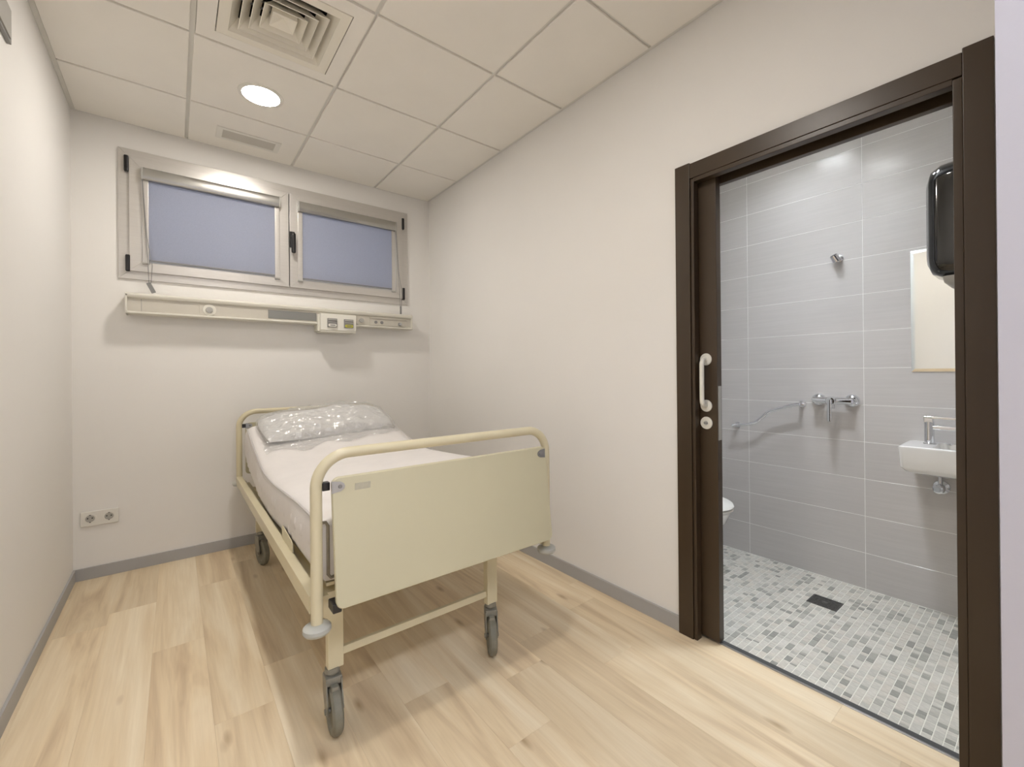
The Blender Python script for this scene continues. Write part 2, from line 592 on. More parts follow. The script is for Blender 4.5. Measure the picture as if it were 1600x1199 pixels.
# ceiling: slab, hanging grid, tiles
ceil = tag(obj('ceiling', B().box(-0.12, W + .1, YF, 0.2, H + .30, H + .36), 'plenum_dark', smooth=False),
           'suspended ceiling of square white tiles in a metal grid', 'ceiling', kind='structure')
GX = [0.0, 0.518, 1.118, 1.718, W]
GY = [0.0, -0.523, -1.123, -1.723, -2.323, -2.923, YF]
for x in GX[1:-1]:
    obj('grid_runner', B().box(x - .012, x + .012, YF, 0, H + .002, H + .03, bev=.001), 'grid_metal', ceil)
for y in GY[1:-1]:
    for xa, xb in zip(GX, GX[1:]):
        obj('grid_cross_bar', B().box(xa + .012, xb - .012, y - .012, y + .012, H + .0025, H + .03, bev=.001), 'grid_metal', ceil)
obj('wall_angle', B().box(W - .020, W, YF, 0, H - .002, H + .02, bev=.001), 'grid_metal', ceil)
obj('wall_angle', B().box(0, .020, YF, 0, H - .003, H + .02, bev=.001), 'grid_metal', ceil)
obj('wall_angle', B().box(.02, W - .02, -.020, 0, H - .003, H + .02, bev=.001), 'grid_metal', ceil)
DIFF = (1, 2)
for i in range(4):
    for j in range(6):
        if (i, j) == DIFF:
            continue
        xa, xb = GX[i], GX[i + 1]
        ya, yb = GY[j], GY[j + 1]
        ex0 = .021 if i == 0 else .0085
        ex1 = .021 if i == 3 else .0085
        ey0 = .021 if j == 0 else .0075
        b = B().box(xa + ex0, xb - ex1, yb + .0075, ya - ey0, H - .008, H + .012, bev=.002, seg=1)
        obj('ceiling_tile', b, 'ceiling_tile', ceil, origin=((xa + xb) / 2, (ya + yb) / 2, H))

# ------------------------------------------------------------------ bathroom shell
bf = tag(obj('floor_bathroom', B().box(2.25, XB + .05, BY0 - .05, BY1 + .05, -0.06, -0.0012), 'floor_grout', smooth=False),
         'grey stone mosaic floor of the bathroom', 'floor', kind='structure')


def tiled_wall(name, label, plane, side):
    """A tiled bathroom wall; plane 'x' (far) or 'y'."""
    zs = [0.0] + [0.191 + 0.1962 * q for q in range(13)]
    T = 0.006
    g = 0.0012
    if plane == 'x':
        w = obj(name, B().box(XB + .0007, XB + .12, BY0 - .1, BY1 + .1, -.06, 2.56), 'wall_grout', smooth=False)
        cols = [(BY0, -3.456), (-3.456, -2.859), (-2.859, -2.262), (-2.262, BY1)]
    else:
        yw = BY1 if side > 0 else BY0
        y0, y1 = (yw + .0007, yw + .12) if side > 0 else (yw - .12, yw - .0007)
        w = obj(name, B().box(2.304, XB + .12 if side < 0 else XB, y0, y1, -.06, 2.56), 'wall_grout', smooth=False)
        cols = [(2.304, 2.69), (2.69, XB)]
    tag(w, label, 'wall', kind='structure')
    for a, c in cols:
        for z0, z1 in zip(zs, zs[1:]):
            if c - a < .06:
                pass
            m_a, m_c, m_z0, m_z1 = a + g, c - g, z0 + g, z1 - g
            if plane == 'x':
                bb = B().box(XB, XB + T, m_a, m_c, m_z0, m_z1, bev=.0008, seg=1)
                o = ((XB), (a + c) / 2, (z0 + z1) / 2)
            else:
                yy = (yw, yw + T) if side > 0 else (yw - T, yw)
                bb = B().box(m_a, m_c, yy[0], yy[1], m_z0, m_z1, bev=.0008, seg=1)
                o = ((a + c) / 2, yw, (z0 + z1) / 2)
            obj('wall_tile', bb, 'bath_tile', w, smooth=False, origin=o)


tiled_wall('wall_bathroom_far', 'grey tiled bathroom wall with shower mixer and mirror', 'x', 0)
tiled_wall('wall_bathroom_left', 'grey tiled bathroom wall behind the toilet', 'y', 1)
tiled_wall('wall_bathroom_right', 'grey tiled bathroom wall carrying the black dispenser', 'y', -1)
BLX, BLY = 2.85, -2.62
DLX, DLY = 2.50, -2.80
b = B()
b.box(2.30, DLX - .1, BY0 - .1, BY1 + .1, 2.5, 2.56)
b.box(DLX - .1, DLX + .1, BY0 - .1, DLY - .1, 2.5, 2.56)
b.box(DLX - .1, DLX + .1, DLY + .1, BY1 + .1, 2.5, 2.56)
b.box(DLX + .1, BLX - .1, BY0 - .1, BY1 + .1, 2.5, 2.56)
b.box(BLX + .1, XB + .12, BY0 - .1, BY1 + .1, 2.5, 2.56)
b.box(BLX - .1, BLX + .1, BY0 - .1, BLY - .1, 2.5, 2.56)
b.box(BLX - .1, BLX + .1, BLY + .1, BY1 + .1, 2.5, 2.56)
tag(obj('ceiling_bathroom', b, 'ceiling_tile', smooth=False), 'plain white bathroom ceiling above the tiles', 'ceiling', kind='structure')

# mosaic: columns run across the bathroom, pieces of several lengths
MX0, MX1 = 2.283, XB - .002
drain_rect = (2.915, 3.028, BY0 + .004 + 25 * .0265, BY0 + .004 + 30 * .0265)
rows = []
y = BY0 + .004
PITCH = 0.0265
rnd = random.Random(21)
while y + PITCH < BY1:
    x = MX0
    while x < MX1 - .008:
        L = rnd.choice((0.0135, 0.020, 0.0265, 0.0265, 0.041, 0.054))
        L = min(L, MX1 - x)
        yc = y + PITCH / 2
        if yc > drain_rect[2] and yc < drain_rect[3] and x + L > drain_rect[0] and x < drain_rect[1]:
            if drain_rect[0] - x > .006:
                rows.append((x, drain_rect[0], y, y + PITCH))
            if x + L - drain_rect[1] > .006:
                rows.append((drain_rect[1], x + L, y, y + PITCH))
        else:
            rows.append((x, x + L, y, y + PITCH))
        x += L
    y += PITCH
cp = cam.matrix_world.translation


def seen_size(r):
    xc, yc = (r[0] + r[1]) / 2, (r[2] + r[3]) / 2
    # hidden behind the right jamb or the leaf
    t = (W - cp.x) / (xc - cp.x)
    yd = cp.y + (yc - cp.y) * t
    if yd < DY0 + .02 or yd > -2.59:
        return 0
    d = (Vector((xc, yc, 0)) - cp).length
    return (r[1] - r[0]) * (r[3] - r[2]) / d ** 3


rows.sort(key=seen_size, reverse=True)
shared = {}
G = .0014
for r in rows[:300]:
    L = round(r[1] - r[0], 4)
    if L not in shared:
        bb = B().box(-L / 2 + G, L / 2 - G, -PITCH / 2 + G, PITCH / 2 - G, -.0035, 0, bev=.0007, seg=1)
        me = bpy.data.meshes.new('mosaic_piece')
        bb.bm.to_mesh(me); bb.bm.free()
        me.materials.append(MATS['mosaic_piece'])
        shared[L] = me
    piece('mosaic_piece', shared[L], ((r[0] + r[1]) / 2, (r[2] + r[3]) / 2, rnd.uniform(-.0004, .0004)), bf)
V, F, T = [], [], []
for r in rows[300:]:
    z = rnd.uniform(-.0004, .0004)
    n = len(V)
    x0, x1, y0, y1 = r[0] + G, r[1] - G, r[2] + G, r[3] - G
    V += [(x0, y0, -.0035), (x1, y0, -.0035), (x1, y1, -.0035), (x0, y1, -.0035), (x0, y0, z), (x1, y0, z), (x1, y1, z), (x0, y1, z)]
    F += [(n + 4, n + 5, n + 6, n + 7), (n, n + 1, n + 5, n + 4), (n + 1, n + 2, n + 6, n + 5), (n + 2, n + 3, n + 7, n + 6), (n + 3, n, n + 4, n + 7)]
    T += [rnd.random()] * 5
me = bpy.data.meshes.new('mosaic_field')
me.from_pydata(V, [], F)
at = me.attributes.new('tone', 'FLOAT', 'FACE')
at.data.foreach_set('value', T)
me.materials.append(MATS['mosaic_field'])
o = bpy.data.objects.new('mosaic_field', me)
link(o, bf)
o['kind'] = 'stuff'

# floor drain
t = thing('floor_drain', 'dark square metal drain grate set into the mosaic floor', 'drain', (2.971, -2.764, 0))
b = B().box(drain_rect[0] + .002, drain_rect[1] - .002, drain_rect[2] + .002, drain_rect[3] - .002, -.0034, -.0008)
obj('tray', b, 'plenum_dark', t)
b = B()
x0, x1, y0, y1 = drain_rect[0] + .001, drain_rect[1] - .001, drain_rect[2] + .001, drain_rect[3] - .001
for q in ((x0, x1, y0, y0 + .008), (x0, x1, y1 - .008, y1), (x0, x0 + .008, y0 + .008, y1 - .008), (x1 - .008, x1, y0 + .008, y1 - .008)):
    b.box(q[0], q[1], q[2], q[3], -.003, .0008)
obj('rim', b, 'drain_steel', t)
b = B()
for i in range(7):
    xx = x0 + .014 + i * .0125
    b.box(xx, xx + .007, y0 + .008, y1 - .008, -.0008, .0005)
b.cyl(((x0 + x1) / 2, (y0 + y1) / 2, -.001), ((x0 + x1) / 2, (y0 + y1) / 2, .0010), .012)
obj('grate', b, 'drain_steel', t)

# threshold
t = thing('trim_1', 'metal threshold strip between plank floor and mosaic', 'threshold', (2.26, -2.98, 0), kind='structure')
obj('edge_profile', B().box(2.247, 2.256, DY0 + .02, DY1 - .09, -.008, .004, bev=.0015), 'threshold_metal', t)
obj('joint', B().box(2.256, 2.283, DY0 + .02, DY1 - .02, -.008, .001), 'threshold_dark', t)

# ------------------------------------------------------------------ door frame and sliding leaf
t = thing('trim_2', 'dark brown wooden frame around the bathroom doorway', 'door frame', (W, -2.93, 0), kind='structure')
CX = W - .016
obj('casing', B().box(CX, W, -2.511, -2.441, 0, 2.066, bev=.0025), 'door_brown', t)
obj('casing', B().box(CX, W, -3.414, -3.352, 0, 2.072, bev=.0025), 'door_brown', t)
obj('casing', B().box(CX + .002, W, -3.352, -2.511, 1.997, 2.062, bev=.0025), 'door_brown', t)
# jamb linings: front and rear strips with the slot for the leaf between them
obj('jamb', B().box(CX + .006, W + .026, -2.527, -2.5125, 0, 1.994, bev=.002), 'door_brown', t)
obj('jamb', B().box(W + .076, W + .102, -2.530, -2.5125, 0, 1.994, bev=.002), 'door_brown', t)
obj('jamb', B().box(CX + .006, W + .102, -3.3515, -3.331, 0, 1.994, bev=.002), 'door_brown', t)
obj('head_lining', B().box(CX + .006, W + .026, -3.331, -2.527, 1.980, 2.046, bev=.002), 'door_brown', t)
obj('head_lining', B().box(W + .074, W + .102, -3.331, -2.530, 1.968, 2.046, bev=.002), 'door_brown', t)
obj('track', B().box(W + .027, W + .073, -3.331, PY - .01, 2.02, 2.048), 'plenum_dark', t)
LX0, LX1 = W + .031, W + .069
t = thing('door_1', 'dark brown sliding door pushed into its wall pocket with a white pull', 'door', (LX0, -2.2, 0), kind='structure')
leaf = obj('leaf', B().box(LX0, LX1, -2.604, -1.74, 0.012, 2.012, bev=.002), 'door_brown', t)
b = B()
hy = -2.556
zt, zb = 1.213, 1.013
path = [Vector((LX0 - .002, hy, zt)), Vector((LX0 - .014, hy, zt))] + arc((LX0 - .014, hy, zt - .024), .024, PI / 2, PI, 6, (1, 0, 0), (0, 0, 1))[1:] + \
    arc((LX0 - .014, hy, zb + .024), .024, PI, 1.5 * PI, 6, (1, 0, 0), (0, 0, 1)) + [Vector((LX0 - .002, hy, zb))]
pull = obj('pull_handle', B().tube(path, .0095, 14), 'handle_white', t, label='white bow pull handle')
for z in (zt, zb):
    obj('rosette', B().lathe([(.0, -.0005), (.024, -.0005), (.026, .002), (.025, .006), (.012, .008), (0, .008)], (LX0, hy, z), (-1, 0, 0)), 'handle_white', pull)
lock = obj('lock_rosette', B().lathe([(0, -.0005), (.025, -.0005), (.027, .002), (.026, .006), (.020, .0075), (0, .0075)], (LX0, hy, .939), (-1, 0, 0)), 'handle_white', t, label='round white lock plate')
obj('turn_slot', B().lathe([(0, 0), (.009, 0), (.009, .002), (0, .002)], (LX0 - .0075, hy, .939), (-1, 0, 0)), 'steel', lock)
obj('turn_slot', B().box(LX0 - .0125, LX0 - .0095, hy - .008, hy + .008, .9365, .9415), 'grey_plastic', lock)
obj('edge_plate', B().box(LX0 + .006, LX1 - .008, -2.6065, -2.6035, .868, 1.098, bev=.001), 'light_grey_plastic', t, label='pale lock plate on the door edge')

# ------------------------------------------------------------------ window
t = thing('window_1', 'high wide aluminium window with two casements', 'window', (1.098, 0, 1.745), kind='structure')
obj('outer_frame', B().frame(.197, 2.000, 1.745, 2.524, .060, -.014, .05), 'aluminium', t)
for x0, x1 in ((.246, 1.0935), (1.0995, 1.946)):
    s = obj('sash', B().frame(x0, x1, 1.792, 2.470, .058, -.032, .035), 'aluminium', t)
    obj('glazing_bead', B().frame(x0 + .056, x1 - .056, 1.848, 2.414, .016, -.020, .02), 'aluminium', s)
    obj('pane', B().box(x0 + .060, x1 - .060, .018, .024, 1.852, 2.410), 'window_glass', s, smooth=False)
obj('gap_blocker', B().box(1.078, 1.115, .003, .048, 1.80, 2.465), 'grey_plastic', t)  # dark strip added to block daylight through the gap between the sashes
for x, za, zb in ((.2345, 2.380, 2.476), (.2385, 1.787, 1.885), (1.952, 2.375, 2.470), (1.954, 1.784, 1.884)):
    obj('hinge', B().box(x - .0105, x + .0105, -.040, -.013, za, zb, bev=.006, seg=3), 'black_plastic', t, label='black window hinge')
h = obj('window_handle', B().box(1.098, 1.132, -.043, -.0315, 2.075, 2.192, bev=.005, seg=3), 'black_plastic', t, label='black window handle')
obj('lever', B().cyl((1.115, -.042, 2.155), (1.115, -.068, 2.155), .010).box(1.102, 1.130, -.090, -.066, 2.028, 2.172, bev=.010, seg=3), 'black_plastic', h)


def blind(x0, x1, chain_x, cside, lab, grp):
    t = thing('roller_blind', lab, 'blind', ((x0 + x1) / 2, -.035, 1.84), group=grp)
    prof = [(-.0325, 2.341), (-.062, 2.341)] + [(-.062 - .010 * math.sin(a), 2.3775 - .0365 * math.cos(a)) for a in [PI * q / 10 for q in range(1, 10)]] + [(-.062, 2.414), (-.0325, 2.414)]
    obj('cassette', B().prism(prof, 'x', x0 + .008, x1 - .008), 'blind_alu', t, angle=30)
    prof2 = [(y - (.001 if y < -.04 else 0), 2.3775 + (z - 2.3775) * 1.03) for y, z in prof]
    obj('end_cap', B().prism(prof2, 'x', x0, x0 + .008), 'light_grey_plastic', t)
    obj('end_cap', B().prism(prof2, 'x', x1 - .008, x1), 'light_grey_plastic', t)
    obj('cloth', B().box(x0 + .020, x1 - .020, -.0365, -.0355, 1.866, 2.345), 'blind_cloth', t, smooth=False, label='grey blue blind cloth')
    for a in (x0 + .003, x1 - .033):
        obj('side_guide', B().box(a, a + .030, -.046, -.0325, 1.846, 2.342, bev=.003), 'aluminium', t)
        obj('guide_foot', B().box(a - .002, a + .032, -.048, -.0325, 1.838, 1.848, bev=.002), 'light_grey_plastic', t)
    obj('bottom_bar', B().box(x0 + .033, x1 - .033, -.043, -.034, 1.858, 1.867, bev=.002), 'grey_plastic', t)
    xs = x0 + .004 if cside < 0 else x1 - .004
    wz = 1.722
    b = B()
    b.tube([(xs, -.050, 2.372), ((xs + chain_x) / 2 - .004, -.055, 2.06), (chain_x - .008, -.057, 1.85), (chain_x - .004, -.057, wz)], .0019, 6)
    b.tube([(xs, -.064, 2.372), ((xs + chain_x) / 2 + .004, -.060, 2.00), (chain_x + .012, -.058, 1.83), (chain_x + .006, -.057, wz)], .0019, 6)
    obj('cord', b, 'grey_plastic', t)
    return t


bl = blind(.302, 1.037, .338, -1, 'grey roller blind on the casement nearer the plain wall', 'window roller blinds')
M = Matrix.Translation((.344, -.058, 1.694)) @ Matrix.Rotation(math.radians(-24), 4, 'Y')
obj('cord_weight', B().box(-.011, .011, -.006, .006, -.032, .032, bev=.003, M=M), 'grey_plastic', bl)
bl = blind(1.148, 1.883, 1.916, 1, 'grey roller blind on the casement nearer the bathroom wall', 'window roller blinds')
obj('cord_weight', B().box(1.910, 1.923, -.064, -.052, 1.656, 1.723, bev=.003), 'grey_plastic', bl)

# ------------------------------------------------------------------ bed head unit
t = thing('bed_head_unit', 'long cream bed head supply unit on the wall under the window', 'wall unit', (1.112, 0, 1.528))
UX0, UX1 = .233, 1.991
obj('housing', B().prism([(0, 1.532), (-.098, 1.532), (-.098, 1.640), (0, 1.655)], 'x', UX0 + .006, UX1 - .006), 'unit_cream_shaded', t, smooth=False)
lip = [(-.02, 1.657), (-.095, 1.652), (-.110, 1.648), (-.1165, 1.641), (-.1165, 1.632), (-.110, 1.622), (-.095, 1.618), (-.095, 1.640), (-.02, 1.650)]
obj('top_rail', B().prism(lip, 'x', UX0, UX1), 'unit_cream', t)
low = [(-.02, 1.527), (-.108, 1.527), (-.1165, 1.531), (-.1165, 1.538), (-.108, 1.542), (-.097, 1.543), (-.097, 1.533), (-.02, 1.533)]
obj('bottom_rail', B().prism(low, 'x', UX0, 1.262), 'unit_cream', t)
obj('bottom_rail', B().prism(low, 'x', 1.522, UX1), 'unit_cream', t)
for a in (UX0 - .002, UX1 - .006):
    obj('end_cap', B().prism([(0, 1.527), (-.112, 1.527), (-.1165, 1.535), (-.1165, 1.640), (-.105, 1.652), (0, 1.658)], 'x', a, a + .008), 'unit_cream', t)
obj('joint_cover', B().box(.300, .302, -.0985, -.097, 1.545, 1.618), 'grey_plastic', t)
d = obj('push_button', B().lathe([(0, 0), (.036, 0), (.034, .004), (.027, .005), (0, .005)], (.626, -.098, 1.579), (0, -1, 0)), 'unit_cream', t)
obj('button_cap', B().lathe([(0, 0), (.019, 0), (.018, .007), (0, .008)], (.626, -.103, 1.579), (0, -1, 0)), 'light_grey_plastic', d)
obj('button_plate', B().box(.575, .677, -.0995, -.097, 1.546, 1.612, bev=.001), 'unit_cream_shaded', t)
obj('lamp_cover', B().box(.952, 1.257, -.101, -.096, 1.551, 1.608, bev=.001), 'lens_grey', t, label='grey reading light cover')
bx = obj('socket_box', B().box(1.270, 1.519, -.163, -.02, 1.483, 1.604, bev=.004), 'box_white', t, label='white box with two flap sockets')
obj('side_skirt', B().box(1.258, 1.272, -.13, -.02, 1.478, 1.600, bev=.003), 'unit_cream', bx)
obj('bottom_skirt', B().box(1.272, 1.519, -.158, -.03, 1.470, 1.484, bev=.003), 'unit_cream', bx)
for xa, xb, c in ((1.315, 1.381, 'white_plastic'), (1.431, 1.497, 'yellow_plastic')):
    s = obj('gas_socket', B().box(xa, xb, -.175, -.160, 1.506, 1.570, bev=.003), 'grey_plastic', t, label='grey flap socket with %s label plate' % ('white' if c[0] == 'w' else 'yellow'))
    obj('flap_ridge', B().box(xa + .003, xb - .003, -.1785, -.173, 1.556, 1.566, bev=.002), 'light_grey_plastic', s)
    obj('flap_ridge', B().box(xa + .003, xb - .003, -.1775, -.173, 1.541, 1.546, bev=.001), 'light_grey_plastic', s)
    pts = rrect(xa + .004, xb - .004, 1.510, 1.530, .0095)
    obj('label_plate', B().prism(pts, 'y', -.1775, -.172), c, s)
    pts = rrect(xa + .016, xb - .014, 1.517, 1.524, .003)
    obj('lettering', B().prism(pts, 'y', -.1780, -.176), 'grey_plastic', s)
d = obj('push_button', B().box(1.545, 1.612, -.101, -.097, 1.548, 1.608, bev=.001).lathe([(0, 0), (.028, 0), (.026, .004), (0, .004)], (1.579, -.1005, 1.578), (0, -1, 0)), 'unit_cream_shaded', t)
obj('button_cap', B().lathe([(0, 0), (.0185, 0), (.017, .007), (0, .008)], (1.579, -.104, 1.577), (0, -1, 0)), 'light_grey_plastic', d)
pl = obj('connector_plate', B().box(1.642, 1.945, -.104, -.097, 1.546, 1.598, bev=.002).box(1.642, 1.945, -.112, -.097, 1.598, 1.606, bev=.002), 'unit_cream_shaded', t)
for x in (1.691, 1.738):
    obj('connector', B().lathe([(0, 0), (.012, 0), (.012, .003), (.006, .003), (.006, .0035), (0, .0035)], (x, -.104, 1.571), (0, -1, 0)), 'grey_plastic', pl)
obj('terminal_knob', B().lathe([(0, 0), (.015, 0), (.013, .016), (.010, .024), (0, .024)], (1.886, -.104, 1.566), (0, -1, 0)), 'steel', pl)

# ------------------------------------------------------------------ double wall socket
t = thing('wall_socket', 'white double power socket low on the wall by the corner', 'socket', (.109, 0, .30))
obj('plate', B().box(.030, .190, -.011, 0, .303, .387, bev=.004, seg=3), 'white_plastic', t)
for x in (.070, .149):
    s = obj('socket_well', B().lathe([(.0285, -.0005), (.0285, .0015), (.0225, .0015), (.0205, -.004), (0, -.004)], (x, -.011, .346), (0, -1, 0)), 'white_plastic', t)
    obj('socket_shade', B().lathe([(0, 0), (.0195, 0), (.0195, .0004), (0, .0004)], (x, -.0065 - .005, .346), (0, -1, 0)), 'light_grey_plastic', s)
    b = B()
    for dx in (-.0095, .0095):
        b.cyl((x + dx, -.0115, .349), (x + dx, -.0128, .349), .0035, n=10)
    b.box(x - .004, x + .004, -.0128, -.0115, .3655, .3685)
    b.box(x - .003, x + .003, -.0128, -.0115, .3235, .3275)
    obj('pin_hole', b, 'black_plastic', s)

# ------------------------------------------------------------------ ceiling fittings
TZ = H - .008


def downlight(x, y, label, m, r=.094, z=TZ, grp=None):
    t = thing('downlight', label, 'lamp', (x, y, z), group=grp)
    obj('trim_ring', B().lathe([(r - .006, 0), (r + .013, 0), (r + .012, .003), (r + .002, .007), (r - .006, .006)], (x, y, z + .0005), (0, 0, -1), 40, closed=True), 'white_plastic', t)
    obj('light_disc', B().lathe([(0, 0), (r - .004, 0), (r - .004, .004), (0, .0045)], (x, y, z), (0, 0, -1), 40), m, t, label='glowing white disc')
    return t


downlight(.823, -.808, 'round white ceiling downlight glowing in a tile near the window', 'lamp_room', grp='room downlights')
downlight(.823, -2.61, 'round white ceiling downlight in front of the foot of the bed', 'lamp_room', grp='room downlights')
for lx, ly, dep, lm, lab in ((BLX, BLY, .085, 'lamp_bath', 'round cool white recessed downlight above the shower mixer'), (DLX, DLY, .150, 'fill_bath_deep', 'added round cool white deep fill light above the drain')):  # the deep one is an added fill, unseen from the room
    t = thing('downlight', lab, 'lamp', (lx, ly, 2.5), group='bathroom downlights')
    obj('trim_ring', B().lathe([(.094, 0), (.160, 0), (.158, .003), (.098, .006), (.094, .004)], (lx, ly, 2.4995), (0, 0, -1), 40, closed=True), 'white_plastic', t)
    obj('baffle_can', B().lathe([(.0945, .004), (.098, .004), (.098, dep), (.0945, dep)], (lx, ly, 2.4965), (0, 0, 1), 40, closed=True), 'light_grey_plastic', t)  # unseen recess, added to cut the light off the upper wall
    obj('light_disc', B().lathe([(0, 0), (.096, 0), (.096, .004), (0, .004)], (lx, ly, 2.485 + dep), (0, 0, 1), 40), lm, t, label='glowing white disc')
    obj('cover', B().box(lx - .11, lx + .11, ly - .11, ly + .11, 2.50 + dep, 2.515 + dep), 'plenum_dark', t)
for px, lab in ((.30, 'added square cool white fill panel in the corridor ceiling before the plain wall side'), (1.35, 'added square cool white fill panel in the corridor ceiling before the bathroom side')):  # unseen panels added as broad fill to soften the room's shadows
    t = thing('fill_panel', lab, 'lamp', (px, -4.3, H), group='added corridor fill panels')
    b = B()
    for q in ((-.3, .3, -.3, -.285), (-.3, .3, .285, .3), (-.3, -.285, -.285, .285), (.285, .3, -.285, .285)):
        b.box(px + q[0], px + q[1], -4.3 + q[2], -4.3 + q[3], H - .010, H)
    obj('frame', b, 'white_plastic', t)
    obj('glowing_sheet', B().box(px - .285, px + .285, -4.585, -4.015, H - .006, H), 'fill_hall', t, smooth=False)

t = thing('air_diffuser', 'square white air diffuser with nested louvres in the ceiling', 'air vent', (.823, -1.423, TZ))
cx, cy = .823, -1.423


def sq(h, z):
    return [Vector((cx - h, cy - h, z)), Vector((cx + h, cy - h, z)), Vector((cx + h, cy + h, z)), Vector((cx - h, cy + h, z))]


def sq_shell(b, prof):
    b.rings([sq(h, z) for h, z in prof], cap=False, closed=True)


b = B()
sq_shell(b, [(.2265, H - .008), (.292, H - .008), (.292, H + .010), (.2265, H + .010)])
obj('outer_plate', b, 'ceiling_tile', t, smooth=False)
b = B()
sq_shell(b, [(.186, H - .010), (.2225, H - .010), (.2235, H - .007), (.2235, H + .012), (.186, H + .012)])
obj('face_frame', b, 'diffuser_white', t, smooth=False)
for i, hb in enumerate((.186, .150, .115, .080)):
    b = B()
    top = hb - .036
    sq_shell(b, [(hb, H - .010), (hb, H - .008), (hb - .004, H - .004), (top, H + .040), (top - .0016, H + .040), (hb - .006, H - .005), (hb - .003, H - .0105)])
    obj('louvre', b, 'diffuser_white', t, smooth=False)
b = B()
b.rings([sq(.0436, H - .0055), sq(.001, H + .016)], cap=False)
sq_shell(b, [(.046, H - .006), (.046, H + .020), (.0435, H + .020), (.0435, H - .006)])
obj('centre_cone', b, 'diffuser_white', t, smooth=False)
b = B()
for s in (-1, 1):
    b.box(cx - .16, cx + .16, cy + s * .02 - .001, cy + s * .02 + .001, H + .030, H + .040)
obj('cross_rod', b, 'steel', t)
b = B()
b.rings([sq(.224, H + .013), sq(.224, H + .22)], cap=False)
b.box(cx - .224, cx + .224, cy - .224, cy + .224, H + .22, H + .225)
obj('plenum_box', b, 'plenum_dark', t, smooth=False)

t = thing('ceiling_fitting', 'small unlit rectangular recessed fitting in the ceiling above the window', 'emergency light', (.832, -.245, TZ))
b = B()
for q in ((.660, 1.003, -.323, -.300), (.660, 1.003, -.190, -.167), (.660, .690, -.300, -.190), (.973, 1.003, -.300, -.190)):
    b.box(q[0], q[1], q[2], q[3], TZ - .006, TZ, bev=.001)
obj('frame', b, 'white_plastic', t)
obj('lens', B().box(.688, .975, -.302, -.188, TZ - .002, TZ), 'fitting_lens', t, smooth=False)

# grey box high on the left wall, only its corner is in view
t = thing('wall_bracket', 'grey metal plate high on the plain wall in the top picture corner', 'wall plate', (0, -1.36, 2.32))
obj('plate', B().box(0, .012, -1.52, -1.206, 2.33, 2.45, bev=.002), 'grey_plastic', t)
obj('rim', B().box(.012, .016, -1.50, -1.226, 2.34, 2.44, bev=.001), 'light_grey_plastic', t)

# ------------------------------------------------------------------ hospital bed
TX0, TX1 = .770, 1.664         # end tubes
YFOOT, YHEAD = -2.15, -.20
bed = thing('hospital_bed', 'cream metal hospital bed on casters standing head to the window wall', 'bed', (1.2, -1.17, 0))


def end_tube(y, z_low, z_top, r=.0165, bend=.095):
    p = [Vector((TX0, y, z_low)), Vector((TX0, y, (z_low + z_top) / 2)), Vector((TX0, y, z_top - bend))]
    p += arc((TX0 + bend, y, z_top - bend), bend, PI, PI / 2, 10, (1, 0, 0), (0, 0, 1))[1:]
    p += arc((TX1 - bend, y, z_top - bend), bend, PI / 2, 0, 10, (1, 0, 0), (0, 0, 1))
    p += [Vector((TX1, y, (z_low + z_top) / 2)), Vector((TX1, y, z_low))]
    return B().tube(p, r, 18)


obj('foot_tube', end_tube(YFOOT, .425, .925), 'bed_paint', bed)
obj('head_tube', end_tube(YHEAD, .47, .925), 'bed_paint', bed)


def bumper(x, y, z):
    return B().lathe([(.018, .012), (.024, .008), (.034, .006), (.038, .002), (.039, -.008), (.034, -.016), (.020, -.018), (0, -.018)], (x, y, z), (0, 0, 1), 32)


for x in (TX0, TX1):
    obj('bumper', bumper(x, YFOOT, .424), 'bumper_plastic', bed)
    obj('bumper', bumper(x, YHEAD, .474), 'bumper_plastic', bed)


def slab(x0, x1, z0, z1, ytop, ybot, th, r=.022):
    """Upright board with rounded corners, leaning from ytop to ybot."""
    pts = rrect(x0, x1, z0, z1, r)
    f = lambda p, dy: Vector((p[0], ytop + (ybot - ytop) * (z1 - p[1]) / (z1 - z0) + dy, p[1]))
    k = .0025
    ins = rrect(x0 + k, x1 - k, z0 + k, z1 - k, r - k)
    return B().rings([[f(p, 0) for p in ins], [f(p, k) for p in pts], [f(p, th - k) for p in pts], [f(p, th) for p in ins]])


fp = obj('foot_panel', slab(.806, 1.637, .488, .858, -2.178, -2.222, .016), 'bed_panel', bed, angle=20, label='cream foot end board')


def lean(z, d=0.0):
    return -2.178 + (-2.222 + 2.178) * (.858 - z) / .37 - d


obj('sticker_mark', B().prism([(.866, .800), (.916, .799), (.918, .833), (.872, .834), (.870, .815)], 'y', lean(.817, .0004), lean(.817, -.004)), 'bed_sticker', fp)
obj('head_panel', slab(.806, 1.628, .52, .852, -.192, -.186, .014), 'bed_panel', bed, angle=20)
for x, s in ((TX0, 1), (TX1, -1)):
    for y, dz in ((-2.150, .832), (-.200, .835)):
        xa, xb = sorted((x + s * .015, x + s * .036))
        fr = obj('panel_clip', B().box(xa, xb, y - .012, y + .012, dz - .012, dz + .012, bev=.002), 'black_plastic', bed)
        yy = lean(dz, .0005) if y < -1 else y - .006
        xp, xq = x + s * .034, x + s * .072
        pts = [(xp, dz - .018), (xq - s * .012, dz - .014), (xq - s * .003, dz - .008), (xq, dz), (xq - s * .003, dz + .008), (xq - s * .012, dz + .014), (xp, dz + .018)]
        st = 'steel' if s > 0 else 'grey_plastic'
        obj('clip_plate', B().prism(pts, 'y', yy - .003, yy), st, fr)
        obj('screw', B().lathe([(0, 0), (.006, 0), (.005, .003), (0, .003)], (xq - s * .014, yy - .003, dz), (0, -1, 0), 12), 'grey_plastic', fr)
obj('panel_clip', B().box(.797, .822, -2.215, -2.165, .478, .505, bev=.003), 'black_plastic', bed)

